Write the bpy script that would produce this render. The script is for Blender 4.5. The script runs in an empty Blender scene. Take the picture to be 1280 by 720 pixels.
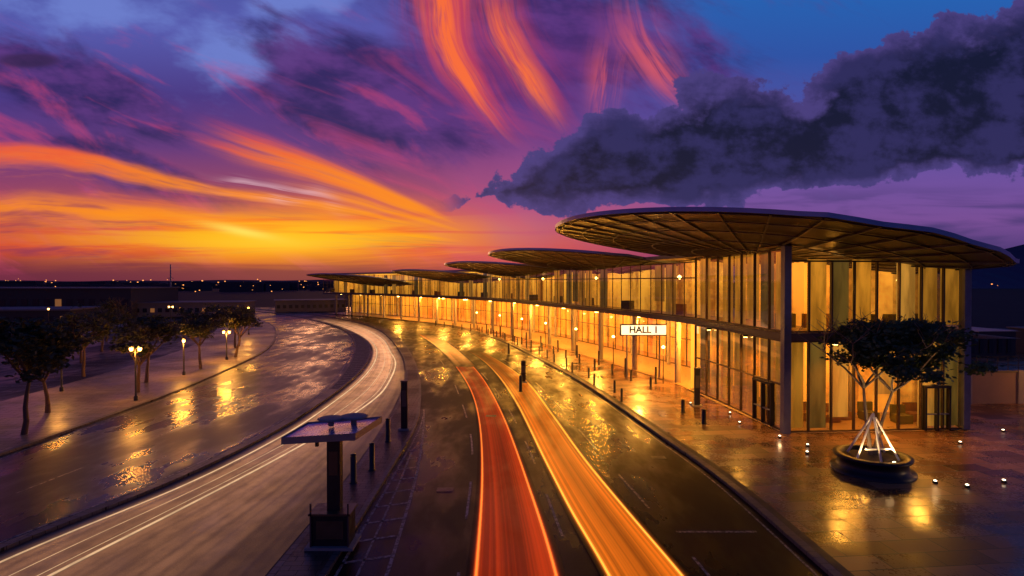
import bpy, math, random
from mathutils import Vector, noise as mnoise
random.seed(7)
scene = bpy.context.scene
COL = scene.collection
rnd = random.random
def U_(a, b): return a + (b - a) * random.random()

def lin(r, g, b):
    f = lambda c: (c/12.92 if c <= 0.04045 else ((c+0.055)/1.055)**2.4)
    return (f(r/255), f(g/255), f(b/255))

# ------------------------------------------------------------------ node maths
class S:
    tree = None
    def __init__(s, sock): s.s = sock
    @staticmethod
    def m(op, *a):
        n = S.tree.nodes.new('ShaderNodeMath'); n.operation = op
        for i, v in enumerate(a):
            if isinstance(v, S): S.tree.links.new(v.s, n.inputs[i])
            else: n.inputs[i].default_value = float(v)
        return S(n.outputs[0])
    def __add__(a, b): return S.m('ADD', a, b)
    __radd__ = __add__
    def __sub__(a, b): return S.m('SUBTRACT', a, b)
    def __rsub__(a, b): return S.m('SUBTRACT', b, a)
    def __mul__(a, b): return S.m('MULTIPLY', a, b)
    __rmul__ = __mul__
    def __truediv__(a, b): return S.m('DIVIDE', a, b)
    def __rtruediv__(a, b): return S.m('DIVIDE', b, a)
def mx(a, b): return S.m('MAXIMUM', a, b)
def mn(a, b): return S.m('MINIMUM', a, b)
def sstep(x, a, b, lo=0., hi=1.):
    n = S.tree.nodes.new('ShaderNodeMapRange'); n.interpolation_type = 'SMOOTHSTEP'
    if a > b: a, b, lo, hi = b, a, hi, lo
    S.tree.links.new(x.s, n.inputs[0])
    for i, v in zip((1, 2, 3, 4), (a, b, lo, hi)): n.inputs[i].default_value = v
    return S(n.outputs[0])
def expo(x): return S.m('EXPONENT', x)
def gauss(u, v, u0, v0, su, sv, rot=0.):
    c, s = math.cos(math.radians(rot)), math.sin(math.radians(rot))
    du, dv = u - u0, v - v0
    a = (du*c + dv*s) * (1/su); b = (dv*c - du*s) * (1/sv)
    return expo((a*a + b*b) * -1.0)
def comb(x, y, z=0.):
    n = S.tree.nodes.new('ShaderNodeCombineXYZ')
    for i, v in enumerate((x, y, z)):
        if isinstance(v, S): S.tree.links.new(v.s, n.inputs[i])
        else: n.inputs[i].default_value = v
    return n.outputs[0]
def noise(x, y, z=0., scale=1., detail=5., rough=0.55, dist=0.):
    n = S.tree.nodes.new('ShaderNodeTexNoise')
    if not isinstance(z, S): n.noise_dimensions = '2D'; x = x + z*7.31 if isinstance(x, S) else x
    S.tree.links.new(comb(x, y, z if isinstance(z, S) else 0.), n.inputs['Vector'])
    n.inputs['Scale'].default_value = scale; n.inputs['Detail'].default_value = detail
    n.inputs['Roughness'].default_value = rough; n.inputs['Distortion'].default_value = dist
    return S(n.outputs[0])
def cmix(f, a, b, mode='MIX'):
    n = S.tree.nodes.new('ShaderNodeMixRGB'); n.blend_type = mode
    for i, v in enumerate((f, a, b)):
        if isinstance(v, S): S.tree.links.new(v.s, n.inputs[i])
        elif i == 0: n.inputs[0].default_value = v
        else: n.inputs[i].default_value = (*v, 1)
    return S(n.outputs[0])
def ramp(x, stops):
    n = S.tree.nodes.new('ShaderNodeValToRGB')
    S.tree.links.new(x.s, n.inputs[0]); e = n.color_ramp.elements
    while len(e) < len(stops): e.new(0.5)
    for el, (p, c) in zip(e, stops): el.position = p; el.color = (*c, 1)
    return S(n.outputs[0])
def sepxyz(sock):
    n = S.tree.nodes.new('ShaderNodeSeparateXYZ'); S.tree.links.new(sock, n.inputs[0])
    return [S(o) for o in n.outputs]

# ------------------------------------------------------------------ sky
SUN_EL, SUN_AZ = math.radians(2.0), math.radians(-18)
w = bpy.data.worlds.new("World"); scene.world = w; w.use_nodes = True
T = w.node_tree; S.tree = T
for n in list(T.nodes): T.nodes.remove(n)
out = T.nodes.new('ShaderNodeOutputWorld')
tc = T.nodes.new('ShaderNodeTexCoord')
dx, dy, dz = sepxyz(tc.outputs['Generated'])
yy = mx(dy, 0.28)
U = dx/yy*7.11
V = dz/yy*7.11
wn = noise(U, V, 3.1, 0.55, 2); wn2 = noise(U, V, 9.7, 0.55, 2)
Uw = U + (wn-0.5)*1.3; Vw = V + (wn2-0.5)*0.9
vr = V*(1/7.)
left = ramp(vr, [(0.0, lin(82,34,66)), (0.035, lin(130,42,62)), (0.06, lin(208,66,52)), (0.105, lin(205,82,68)), (0.16, lin(150,64,100)),
                 (0.24, lin(100,54,126)), (0.33, lin(72,54,134)), (0.45, lin(86,90,176)), (0.7, lin(50,70,140)), (1.0, lin(25,40,100))])
right = ramp(vr, [(0.0, lin(48,42,88)), (0.06, lin(84,60,124)), (0.11, lin(122,78,152)), (0.18, lin(112,80,160)), (0.28, lin(84,78,160)),
                  (0.40, lin(46,84,168)), (0.52, lin(36,100,182)), (0.75, lin(30,70,150)), (1.0, lin(20,40,100))])
c = cmix(sstep(Uw, -0.5, 2.8), left, right)
c = cmix(gauss(Uw, Vw, 0.3, 1.0, 1.3, 0.7)*0.7, c, lin(174,82,144))
c = cmix(gauss(Uw, Vw, -.5, 0.35, 2.2, 0.3)*0.6, c, lin(220,76,76))
fa = noise(U*0.8+V*0.5, V*1.6, 1.0, 1.3, 4, .6)
bl = mx(mx(gauss(Uw, Vw, -3.4, 2.85, 0.9, 0.42, 10), gauss(Uw, Vw, -5.4, 3.4, 1.3, 0.4, 0)), gauss(Uw, Vw, -2.6, 3.5, 0.9, .3, 20))
c = cmix(sstep(bl*0.95+(fa-.5)*1.2, .22, .9)*.85, c, lin(112,132,212))
r45 = U*0.90+V*(-0.42); s45 = U*0.42+V*0.90
pn = noise(r45*0.55, s45*1.7, 5.0, 1.0, 6, .60, .2)
pc = mx(mx(gauss(U, V, -1.9, 2.35, 1.5, 0.85, -30), gauss(U, V, -5.6, 2.45, 1.9, 0.48, -22)), mx(gauss(U, V, -4.9, 1.45, 1.7, .28, -18), gauss(U, V, 0.5, 2.9, 2.3, .9, 0)))
pm = sstep(pc*1.1 + (pn-.5)*1.5, .22, .82)
c = cmix(pm*.94, c, cmix(sstep(fa, .3, .7), lin(38,30,92), lin(92,52,128)))
mgn = noise(r45*0.4, s45*1.7, 15.0, 1.2, 5, .6, .4)
c = cmix(sstep(mgn, .5, .72)*sstep(U, 2.0, -1.5)*sstep(V, 3.8, 2.2)*.5, c, lin(200,66,118))
hg = gauss(Uw, V+(wn-.5)*.35, -2.9, .58, 2.5, .36)
c = cmix(hg*.95, c, lin(255,124,24))
# fan of streaks
Uc, Vc = 0.1, 0.42
du = Uc - U; dv = V - Vc
dsafe = mx(du, 0.25)
slope = (dv + du*du*0.006)/dsafe + (wn-.5)*.05
rad = S.m('SQRT', du*du + dv*dv)
sn = noise(slope*11.0, rad*0.30, 4.0, 1.0, 5, .66, .15)
sn2 = noise(slope*36.0, rad*0.4, 8.0, 1.0, 4, .62, .1)
fil = sn*.6 + sn2*.4
leftwin = sstep(du, .2, 1.4)
def ray(s0, ws, r0, r1, fade0, fade1):
    t = (slope - s0)*(1/ws)
    return expo(t*t*-1.)*sstep(rad, r0, r0+fade0)*sstep(rad, r1, r1-fade1)
rA = ray(.395, .066, .5, 5.2, 1.0, 2.4)
rB = ray(.29, .035, .3, 4.0, .8, 2.2)*.75
rC = ray(.222, .024, 1.0, 9., 1.0, 3.)*.95
rD = ray(.115, .035, .4, 9., .8, 3.)*.75
tot = mx(mx(rA, rB), mx(rC, rD))
stm = sstep(tot*(fil*2.6-.36), .12, .88)*leftwin
stcol = cmix(sstep(V+(sn-.5)*1.2, 2.1, .9), lin(238,76,60), lin(255,140,28))
c = cmix(stm*.97, c, stcol)
low = sstep(slope, .30, .04)*leftwin*sstep(V, .1, .35)
c = cmix(low*sstep(fil, .52, .70)*.75, c, lin(255,128,36))
c = cmix(low*sstep(fil, .49, .35)*.7, c, lin(134,44,86))
hz = noise(U*.25, V*5.5, 2., 1.2, 4, .62, .3)
c = cmix(gauss(U, V, -3.0, .56, 2.0, .24)*sstep(hz, .34, .58), c, lin(255,190,28))
c = cmix(gauss(U, V, -3.35, .62, .45, .055, -12)*.9, c, lin(255,230,96))
c = cmix(gauss(U, V, -3.0, .48, .9, .10)*.6, c, lin(255,206,50))
c = cmix(gauss(Uw, Vw, -2.95, 1.02, .45, .10, -22)*sstep(sn2, .4, .6)*.8, c, lin(232,188,204))
hb = sstep(V+(hz-.5)*.3, .28, .08)
c = cmix(hb*sstep(U, 1.5, -1.)*.85, c, lin(104,38,66))
c = cmix(gauss(Uw, Vw, .2, 2.6, 1.5, .8)*.55, c, lin(104,48,128))
def plume(v0, a, b, k, wd, v1, v2, s, col, c, gain=1.):
    t = V - v0
    cu = t*b + t*t*k + a
    ux = U - cu + (wn2-.5)*.30
    wv = t*.10 + wd
    x = ux/mx(wv, .04)
    pnn = noise(ux*5.5, V*.55, s, 1.0, 4, .66, .25)
    msk = expo(x*x*-1.)*sstep(V, v1-.2, v1+.7)*sstep(V, v2+.5, v2-.6)
    return cmix(mn(msk*sstep(pnn, .32, .64, .15, 1.25)*gain, .97), c, col)
c = plume(1.87, -.08, -.95, .28, .22, 1.75, 5.0, 1., lin(200,60,92), c, .85)
c = plume(1.87, -.10, -.95, .28, .08, 1.8, 5.0, 1.7, lin(255,112,58), c, .95)
c = plume(2.07, .52, -.75, .16, .24, 1.9, 3.6, 2., lin(190,58,96), c, .8)
c = plume(2.07, .50, -.75, .16, .10, 1.95, 3.4, 2.7, lin(255,116,60), c, .9)
c = plume(2.1, 1.1, .05, .1, .16, 1.95, 2.8, 3., lin(226,92,104), c, .8)
c = plume(2.2, 2.1, -.9, .30, .18, 2.0, 3.3, 4., lin(222,92,108), c, .7)
# big dark cumulus to the right
cn = noise(U*.95, V*1.15, 21., 1.1, 7, .60, .1)
cn2 = noise(U*.9, V*1.2, 31., 3.0, 5, .6)
topc = ramp((U+1.)*(1/8.), [(0.0,(.20,)*3),(.075,(.32,)*3),(.175,(.41,)*3),(.25,(.51,)*3),(.325,(.52,)*3),(.39,(.60,)*3),(.51,(.63,)*3),(.575,(.60,)*3),(.64,(.68,)*3),(.74,(.77,)*3),(.93,(.86,)*3)])
topv = sepxyz(topc.s)[0]*4.0
botv = sstep(U, 1.0, 5.5, .92, 1.30)
f2 = mn(topv - V, (V - botv)*1.5) + (cn-.5)*1.15 + (cn2-.5)*.38
cm = sstep(f2, -.03, .035)*sstep(U, -.95, -.5)
core = sstep(f2 + (fa-.5)*.5, .0, .34)
shade = sstep(cn2*.45+cn*.55+(fa-.5)*.3, .40, .62)
ccol = cmix(core, lin(74,62,126), cmix(shade, lin(16,18,46), lin(46,42,92)))
c = cmix(cm*.98, c, ccol)
c = cmix(sstep(gauss(U, V, -6.0, 2.75, .5, .12)+(fa-.5)*.8, .4, .8)*.7, c, lin(52,30,72))
lb = noise(U*.3, V*2.6, 41., 1.3, 4, .55, .3)
c = cmix(sstep(lb, .46, .66)*sstep(U, 1.2, 3.4)*sstep(V, 1.35, .8)*.75, c, lin(58,50,108))
c = cmix(sstep(V, .0, -.12), c, (.012,.010,.016))
sky = T.nodes.new('ShaderNodeTexSky'); sky.sky_type = 'NISHITA'; sky.sun_disc = False
sky.sun_elevation = SUN_EL; sky.sun_rotation = SUN_AZ
bg1 = T.nodes.new('ShaderNodeBackground'); T.links.new(sky.outputs[0], bg1.inputs[0]); bg1.inputs[1].default_value = 0.003
bg2 = T.nodes.new('ShaderNodeBackground'); T.links.new(c.s, bg2.inputs[0]); bg2.inputs[1].default_value = 0.95
ad = T.nodes.new('ShaderNodeAddShader'); T.links.new(bg1.outputs[0], ad.inputs[0]); T.links.new(bg2.outputs[0], ad.inputs[1])
T.links.new(ad.outputs[0], out.inputs[0])
try: w.cycles.sampling_method = 'MANUAL'; w.cycles.sample_map_resolution = 256
except Exception: pass

# ------------------------------------------------------------------ materials
def newmat(name):
    m = bpy.data.materials.new(name); m.use_nodes = True
    S.tree = m.node_tree
    b = m.node_tree.nodes['Principled BSDF']
    return m, b
def pos(): 
    g = S.tree.nodes.new('ShaderNodeNewGeometry'); return sepxyz(g.outputs['Position'])
def uvc():
    t = S.tree.nodes.new('ShaderNodeTexCoord'); return sepxyz(t.outputs['UV'])
def link(s, sock): S.tree.links.new(s.s, sock)
def bump(h, b, strength=.3, dist=.02):
    n = S.tree.nodes.new('ShaderNodeBump'); n.inputs['Strength'].default_value = strength; n.inputs['Distance'].default_value = dist
    link(h, n.inputs['Height']); S.tree.links.new(n.outputs[0], b.inputs['Normal'])
def simple(name, col, rough=.6, metal=0., emi=None, es=0., var=.25, sc=3.):
    m, b = newmat(name)
    x, y, z = pos()
    n = noise(x, y, z, sc, 2)
    c = cmix(n, tuple(v*(1-var) for v in col), tuple(min(1, v*(1+var)) for v in col))
    link(c, b.inputs['Base Color'])
    link(sstep(n, .3, .7, max(.05, rough-.08), min(1, rough+.08)), b.inputs['Roughness'])
    b.inputs['Metallic'].default_value = metal
    if emi: b.inputs['Emission Color'].default_value = (*emi, 1); b.inputs['Emission Strength'].default_value = es
    return m
def emis(name, col, st):
    m, b = newmat(name); b.inputs['Base Color'].default_value = (*[min(.8, v) for v in col], 1)
    b.inputs['Emission Color'].default_value = (*col, 1); b.inputs['Emission Strength'].default_value = st
    return m

def asphalt_nodes(b, base, wet0, wet1, spec=.5, bmp=True):
    x, y, z = pos()
    big = noise(x, y*.5, 0., .16, 3, .6); med = noise(x, y*.35, 4., .9, 3, .6); fine = noise(x, y, 0., 22., 1, .7)
    tex = cmix(med, tuple(v*.5 for v in base), tuple(v*1.7 for v in base))
    tex = cmix(sstep(fine, .35, .7)*.5, tex, tuple(v*.4 for v in base))
    link(tex, b.inputs['Base Color'])
    link(sstep(big*.6+med*.4, .38, .62, wet0, wet1), b.inputs['Roughness'])
    b.inputs['Specular IOR Level'].default_value = spec
    if bmp: bump(fine*.7+med*.6, b, .35, .02)
def asphalt(name, base, wet0, wet1, spec=.5):
    m, b = newmat(name); asphalt_nodes(b, base, wet0, wet1, spec); return m
M_asph = asphalt('wet_asphalt', (.011,.0085,.009), .24, .55, .13)
M_asph2 = asphalt('wet_asphalt_service', (.026,.017,.021), .20, .46, .42)
M_asph3 = asphalt('concrete_carriageway', (.12,.078,.058), .35, .65, .25)

def pavers(name, c1, c2, bw, bh, rot, r0, r1, mort, spec=.5):
    m, b = newmat(name); x, y, z = pos()
    ca, sa = math.cos(rot), math.sin(rot)
    u = x*ca + y*sa; v = y*ca - x*sa
    n = S.tree.nodes.new('ShaderNodeTexBrick'); S.tree.links.new(comb(u, v, 0.), n.inputs['Vector'])
    n.inputs['Scale'].default_value = 1.; n.inputs['Brick Width'].default_value = bw; n.inputs['Row Height'].default_value = bh
    n.inputs['Mortar Size'].default_value = mort; n.inputs['Color1'].default_value = (*c1, 1); n.inputs['Color2'].default_value = (*c2, 1)
    n.inputs['Mortar'].default_value = (.012,.011,.01, 1); n.inputs['Bias'].default_value = -.1
    big = noise(x, y, 0., .25, 4, .6); fine = noise(x, y, 0., 9., 2, .65)
    c = cmix(.85, S(n.outputs['Color']), cmix(big*.6+fine*.4, (.25,.25,.25), (1.5,1.45,1.4)), 'MULTIPLY')
    link(c, b.inputs['Base Color'])
    link(sstep(big+(fine-.5)*.35+S(n.outputs['Fac'])*.3, .36, .68, r0, r1), b.inputs['Roughness'])
    b.inputs['Specular IOR Level'].default_value = spec
    bump((1-S(n.outputs['Fac']))*.8+fine*.35, b, .30, .02)
    return m
M_plaza = pavers('wet_plaza_pavers', (.13,.055,.026), (.42,.22,.11), 1.8, .9, .1, .16, .45, .022, .5)
M_pave_l = pavers('pale_pavers', (.21,.16,.14), (.32,.25,.22), 1.2, .6, .15, .3, .6, .014, .35)
M_island = pavers('island_pavers', (.10,.06,.045), (.16,.10,.08), .6, .3, .05, .35, .65, .01, .3)
M_kerb = pavers('kerb_stone', (.14,.12,.11), (.20,.17,.15), .4, 1.0, 1.5708, .4, .65, .012, .3)
M_gravel = simple('kerb_dark', (.03,.026,.026), .6)

m, b = newmat('ground'); M_ground = m
x, y, z = pos(); n = noise(x, y, 0., .03, 4, .6); n2 = noise(x, y, 0., .6, 2, .6)
link(cmix(n*.6+n2*.4, (.014,.010,.010), (.05,.032,.026)), b.inputs['Base Color']); b.inputs['Roughness'].default_value = .85; b.inputs['Specular IOR Level'].default_value = .15
M_lot = asphalt('car_park_asphalt', (.026,.022,.028), .35, .65, .22)

m, b = newmat('road_paint'); M_paint = m
x, y, z = pos(); n = noise(x, y, 0., 6., 4, .7)
link(cmix(sstep(n, .38, .64), (.05,.045,.042), (.40,.36,.33)), b.inputs['Base Color']); b.inputs['Roughness'].default_value = .55

M_steel = simple('painted_steel', (.20,.21,.26), .38, .5)
M_rib = simple('canopy_rib_steel', (.09,.075,.07), .45, .4)
M_dark = simple('dark_metal', (.022,.020,.024), .4, .3)
M_frame = simple('bronze_frame', (.10,.065,.035), .45, .3)
M_conc = simple('concrete', (.30,.27,.24), .75, sc=1.2)
M_wallc = simple('boundary_wall_render', (.30,.20,.14), .8, sc=.8)
M_slab = simple('slab_edge', (.11,.08,.06), .55)
M_soffit = simple('soffit', (.42,.31,.20), .6)
M_ceil = simple('ceiling', (.60,.46,.30), .7)
M_bark = simple('bark', (.14,.08,.05), .85, sc=12.)
M_barkp = simple('pale_bark', (.22,.16,.10), .8, sc=12.)
M_wood = simple('white_painted_frame', (.78,.72,.62), .5, sc=8., var=.12)
M_soil = simple('soil', (.05,.035,.025), .95)
M_lamp = emis('lamp_glow', (1., .46, .10), 14.)
M_lampw = emis('lamp_white', (1., .80, .52), 5.)
M_globe = emis('pendant_glow', (1., .56, .14), 20.)
M_far = emis('far_lamp_glow', (1., .34, .08), 2.0)

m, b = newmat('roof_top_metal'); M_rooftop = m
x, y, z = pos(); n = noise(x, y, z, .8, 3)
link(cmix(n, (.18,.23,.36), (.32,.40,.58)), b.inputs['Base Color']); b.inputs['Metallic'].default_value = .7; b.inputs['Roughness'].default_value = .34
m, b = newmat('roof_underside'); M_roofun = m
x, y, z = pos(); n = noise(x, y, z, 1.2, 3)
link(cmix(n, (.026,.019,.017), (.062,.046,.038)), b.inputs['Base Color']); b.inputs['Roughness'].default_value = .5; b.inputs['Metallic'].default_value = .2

m, b = newmat('glass'); M_glass = m; T = m.node_tree
tr = T.nodes.new('ShaderNodeBsdfTransparent'); tr.inputs[0].default_value = (.94,.88,.72,1)
gl = T.nodes.new('ShaderNodeBsdfGlossy'); gl.inputs[0].default_value = (.9,.85,.85,1); gl.inputs['Roughness'].default_value = .04
fr = T.nodes.new('ShaderNodeFresnel'); fr.inputs[0].default_value = 1.35
frm = T.nodes.new('ShaderNodeMath'); frm.operation = 'MULTIPLY'; frm.inputs[1].default_value = .32; T.links.new(fr.outputs[0], frm.inputs[0])
mxs = T.nodes.new('ShaderNodeMixShader'); T.links.new(frm.outputs[0], mxs.inputs[0]); T.links.new(tr.outputs[0], mxs.inputs[1]); T.links.new(gl.outputs[0], mxs.inputs[2])
T.links.new(mxs.outputs[0], T.nodes['Material Output'].inputs[0])

def glowwall(name, cA, cB, st, sx):  # walls emit their own glow in place of room lighting
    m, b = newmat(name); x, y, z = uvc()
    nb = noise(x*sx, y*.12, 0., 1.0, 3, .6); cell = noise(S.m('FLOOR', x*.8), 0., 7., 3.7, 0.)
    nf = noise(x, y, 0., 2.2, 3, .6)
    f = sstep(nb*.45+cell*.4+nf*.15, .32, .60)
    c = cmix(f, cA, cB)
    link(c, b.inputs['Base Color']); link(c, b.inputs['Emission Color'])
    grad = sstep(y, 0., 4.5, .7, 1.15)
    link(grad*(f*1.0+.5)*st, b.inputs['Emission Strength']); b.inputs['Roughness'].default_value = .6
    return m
M_inwall = glowwall('glowing_interior_wall', (.58,.21,.02), (1.,.46,.045), .80, .35)
M_inwall_n = glowwall('glowing_pavilion_wall', (.40,.17,.02), (1.,.43,.045), .55, .35)
M_inwall_g = glowwall('glowing_hall_wall', (.58,.19,.012), (1.,.42,.035), .90, .25)
def blindmat(name, col, st):  # emission stands in for room light behind the blinds
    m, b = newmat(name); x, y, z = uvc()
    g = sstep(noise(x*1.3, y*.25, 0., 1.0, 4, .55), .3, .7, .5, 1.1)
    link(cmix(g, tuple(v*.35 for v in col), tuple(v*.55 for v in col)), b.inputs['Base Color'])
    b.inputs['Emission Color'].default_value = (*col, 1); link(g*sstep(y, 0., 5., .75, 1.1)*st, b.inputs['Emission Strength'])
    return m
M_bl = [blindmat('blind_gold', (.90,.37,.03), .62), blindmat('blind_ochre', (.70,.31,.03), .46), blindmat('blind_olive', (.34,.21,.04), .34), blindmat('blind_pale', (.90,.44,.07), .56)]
M_floor = simple('interior_floor', (.45,.31,.17), .35)
M_int1 = simple('oak_counter', (.30,.17,.07), .6)
M_int2 = simple('olive_fabric', (.16,.15,.05), .8)

def trailmat(name, core, edge, stc, ste, ramp_pts, seed, ed=.80):  # emission paints car light trails and their spill onto the asphalt
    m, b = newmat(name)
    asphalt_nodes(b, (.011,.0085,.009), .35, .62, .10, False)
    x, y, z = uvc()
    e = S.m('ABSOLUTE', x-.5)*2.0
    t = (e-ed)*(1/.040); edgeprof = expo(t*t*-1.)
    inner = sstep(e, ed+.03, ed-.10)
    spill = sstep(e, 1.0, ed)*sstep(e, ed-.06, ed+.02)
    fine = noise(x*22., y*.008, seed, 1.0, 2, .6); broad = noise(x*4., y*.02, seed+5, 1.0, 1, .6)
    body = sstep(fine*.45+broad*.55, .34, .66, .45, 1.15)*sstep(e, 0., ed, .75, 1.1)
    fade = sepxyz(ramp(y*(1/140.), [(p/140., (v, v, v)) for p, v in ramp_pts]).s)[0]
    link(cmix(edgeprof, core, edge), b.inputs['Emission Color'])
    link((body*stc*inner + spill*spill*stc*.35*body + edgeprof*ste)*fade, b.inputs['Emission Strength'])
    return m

# ------------------------------------------------------------------ mesh helpers
class MB:
    def __init__(s): s.v=[]; s.f=[]; s.mi=[]; s.uv=[]; s.mats=[]
    def mid(s, m):
        if m not in s.mats: s.mats.append(m)
        return s.mats.index(m)
    def face(s, pts, mat, uvs=None):
        i = len(s.v); s.v += [tuple(p) for p in pts]; s.f.append(tuple(range(i, i+len(pts)))); s.mi.append(s.mid(mat))
        s.uv.append(uvs if uvs else [(0, 0)]*len(pts))
    def box(s, c, size, mat, rot=0., tilt=None):
        hx, hy, hz = size[0]/2, size[1]/2, size[2]/2; ca, sa = math.cos(rot), math.sin(rot)
        P = []
        for sx, sy, sz in ((-1,-1,-1),(1,-1,-1),(1,1,-1),(-1,1,-1),(-1,-1,1),(1,-1,1),(1,1,1),(-1,1,1)):
            x, y, z = sx*hx, sy*hy, sz*hz
            P.append((c[0]+x*ca-y*sa, c[1]+x*sa+y*ca, c[2]+z))
        i = len(s.v); s.v += P; k = s.mid(mat)
        for f in ((0,3,2,1),(4,5,6,7),(0,1,5,4),(1,2,6,5),(2,3,7,6),(3,0,4,7)):
            s.f.append(tuple(i+j for j in f)); s.mi.append(k); s.uv.append([(0,0),(1,0),(1,1),(0,1)])
    def tube(s, a, b, r0, r1, mat, n=8, cap=True):
        a, b = Vector(a), Vector(b); d = (b-a)
        if d.length < 1e-5: return
        d.normalize(); q = d.orthogonal().normalized(); p = d.cross(q)
        i = len(s.v); k = s.mid(mat)
        for ctr, r in ((a, r0), (b, r1)):
            for j in range(n):
                t = 2*math.pi*j/n; s.v.append(tuple(ctr + (q*math.cos(t)+p*math.sin(t))*r))
        for j in range(n):
            s.f.append((i+j, i+(j+1)%n, i+n+(j+1)%n, i+n+j)); s.mi.append(k); s.uv.append([(0,0)]*4)
        if cap:
            s.f.append(tuple(i+n+j for j in range(n))); s.mi.append(k); s.uv.append([(0,0)]*n)
            s.f.append(tuple(i+n-1-j for j in range(n))); s.mi.append(k); s.uv.append([(0,0)]*n)
    def lathe(s, c, prof, mat, n=20):
        i = len(s.v); k = s.mid(mat)
        for r, z in prof:
            for j in range(n):
                t = 2*math.pi*j/n; s.v.append((c[0]+r*math.cos(t), c[1]+r*math.sin(t), c[2]+z))
        for a in range(len(prof)-1):
            for j in range(n):
                s.f.append((i+a*n+j, i+a*n+(j+1)%n, i+(a+1)*n+(j+1)%n, i+(a+1)*n+j)); s.mi.append(k); s.uv.append([(0,0)]*4)
    def build(s, name, parent=None, smooth=False):
        me = bpy.data.meshes.new(name); me.from_pydata(s.v, [], s.f); 
        for m in s.mats: me.materials.append(m)
        me.polygons.foreach_set('material_index', s.mi)
        ul = me.uv_layers.new(name='UVMap'); flat = []
        for u in s.uv:
            for a in u: flat += [a[0], a[1]]
        ul.data.foreach_set('uv', flat)
        if smooth: me.polygons.foreach_set('use_smooth', [True]*len(s.f))
        me.update(); o = bpy.data.objects.new(name, me); COL.objects.link(o)
        if parent: o.parent = parent
        return o
def empty(name):
    o = bpy.data.objects.new(name, None); COL.objects.link(o); return o

def curve(pts):
    ys = [p[0] for p in pts]; xs = [p[1] for p in pts]; n = len(pts)
    h = [ys[i+1]-ys[i] for i in range(n-1)]; d = [(xs[i+1]-xs[i])/h[i] for i in range(n-1)]
    mm = [d[0]] + [(d[i-1]*h[i]+d[i]*h[i-1])/(h[i-1]+h[i]) for i in range(1, n-1)] + [d[-1]]
    def f(y):
        if y <= ys[0]: return xs[0]+mm[0]*(y-ys[0])
        if y >= ys[-1]: return xs[-1]+mm[-1]*(y-ys[-1])
        i = max(j for j in range(n-1) if ys[j] <= y)
        t = (y-ys[i])/h[i]
        return ((2*t**3-3*t*t+1)*xs[i]+(t**3-2*t*t+t)*h[i]*mm[i]+(-2*t**3+3*t*t)*xs[i+1]+(t**3-t*t)*h[i]*mm[i+1])
    return f
K  = curve([(0,9.6),(17.4,9.7),(25.8,9.4),(33.2,8.5),(47.4,6.6),(65,3.2),(101,-6.5),(128,-19),(160,-43),(200,-85)])
IR = curve([(0,-5.5),(18,-5.65),(27,-5.75),(36,-6.0),(42,-6.75),(54,-8.8),(65,-11.2),(77,-14.2),(110,-25),(128,-34),(142,-42.5),(160,-56),(200,-96)])
DL = curve([(0,-3.4),(18.4,-3.9),(26.9,-4.5),(38,-5.9),(54,-8.8)])
IL = curve([(0,-7.2),(17.6,-7.4),(24,-7.4),(32,-7.7),(46,-8.9),(54,-10.1),(65,-12.4),(77,-15.6),(88,-18.8),(110,-26.7),(128,-36),(142,-45),(160,-59),(200,-99)])
Mr = curve([(0,-17.8),(18.9,-17),(24.8,-15.3),(32.6,-14.2),(43,-14.1),(52,-14.6),(65,-16.4),(82,-20.7),(100,-28),(128,-43),(160,-66),(200,-106)])
Ml = curve([(0,-18.2),(18.9,-17.4),(24.8,-15.75),(32.6,-14.65),(43,-14.8),(52,-15.9),(65,-18.4),(82,-22.7),(100,-29),(128,-43.8),(160,-67),(200,-107)])
L  = curve([(0,-26),(29.4,-26.4),(35,-26.6),(43.8,-27.1),(59,-29.1),(72.7,-31.7),(94,-39),(128,-56),(152,-75),(200,-118)])
off = lambda f, d: (lambda y: f(y)+d)
def yrange(y0, y1):
    ys = [y0]; 
    while ys[-1] < y1: ys.append(min(y1, ys[-1]+max(.6, ys[-1]*.03)))
    return ys
def ribbon(f1, f2, y0, y1, z, mat, mb, uvm=True):
    ys = yrange(y0, y1)
    for a, b2 in zip(ys, ys[1:]):
        mb.face([(f1(a), a, z), (f2(a), a, z), (f2(b2), b2, z), (f1(b2), b2, z)], mat, [(0, a), (1, a), (1, b2), (0, b2)])
def riser(f, y0, y1, z0, z1, mat, mb):
    ys = yrange(y0, y1)
    for a, b2 in zip(ys, ys[1:]):
        mb.face([(f(a), a, z0), (f(b2), b2, z0), (f(b2), b2, z1), (f(a), a, z1)], mat, [(0,0)]*4)

# ------------------------------------------------------------------ ground, roads
mb = MB(); R = 6000
mb.face([(-R,-200,-.05),(R,-200,-.05),(R,R,-.05),(-R,R,-.05)], M_ground); mb.build('ground')
Y0, Y1 = -6, 200
mb = MB(); ribbon(IR, K, Y0, Y1, 0, M_asph, mb); mb.build('main_road')
mb = MB(); ribbon(Mr, IL, Y0, Y1, 0, M_asph3, mb); mb.build('arrivals_road')
mb = MB(); ribbon(L, Ml, Y0, Y1, 0, M_asph2, mb); mb.build('service_road')
mb = MB(); ribbon(off(K,.32), lambda y: max(K(y)+70, 60), Y0, Y1, .13, M_plaza, mb); mb.build('plaza_pavement')
mb = MB(); ribbon(K, off(K,.32), Y0, Y1, .134, M_kerb, mb); riser(K, Y0, Y1, 0, .134, M_kerb, mb)
ribbon(off(K,.32), off(K,.62), Y0, Y1, .136, M_gravel, mb); mb.build('kerb')
mb = MB(); ribbon(off(IL,.2), off(IR,-.2), Y0, Y1, .12, M_island, mb); mb.build('traffic_island')
mb = MB(); ribbon(IL, off(IL,.2), Y0, Y1, .123, M_kerb, mb); riser(IL, Y0, Y1, 0, .123, M_kerb, mb)
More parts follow.
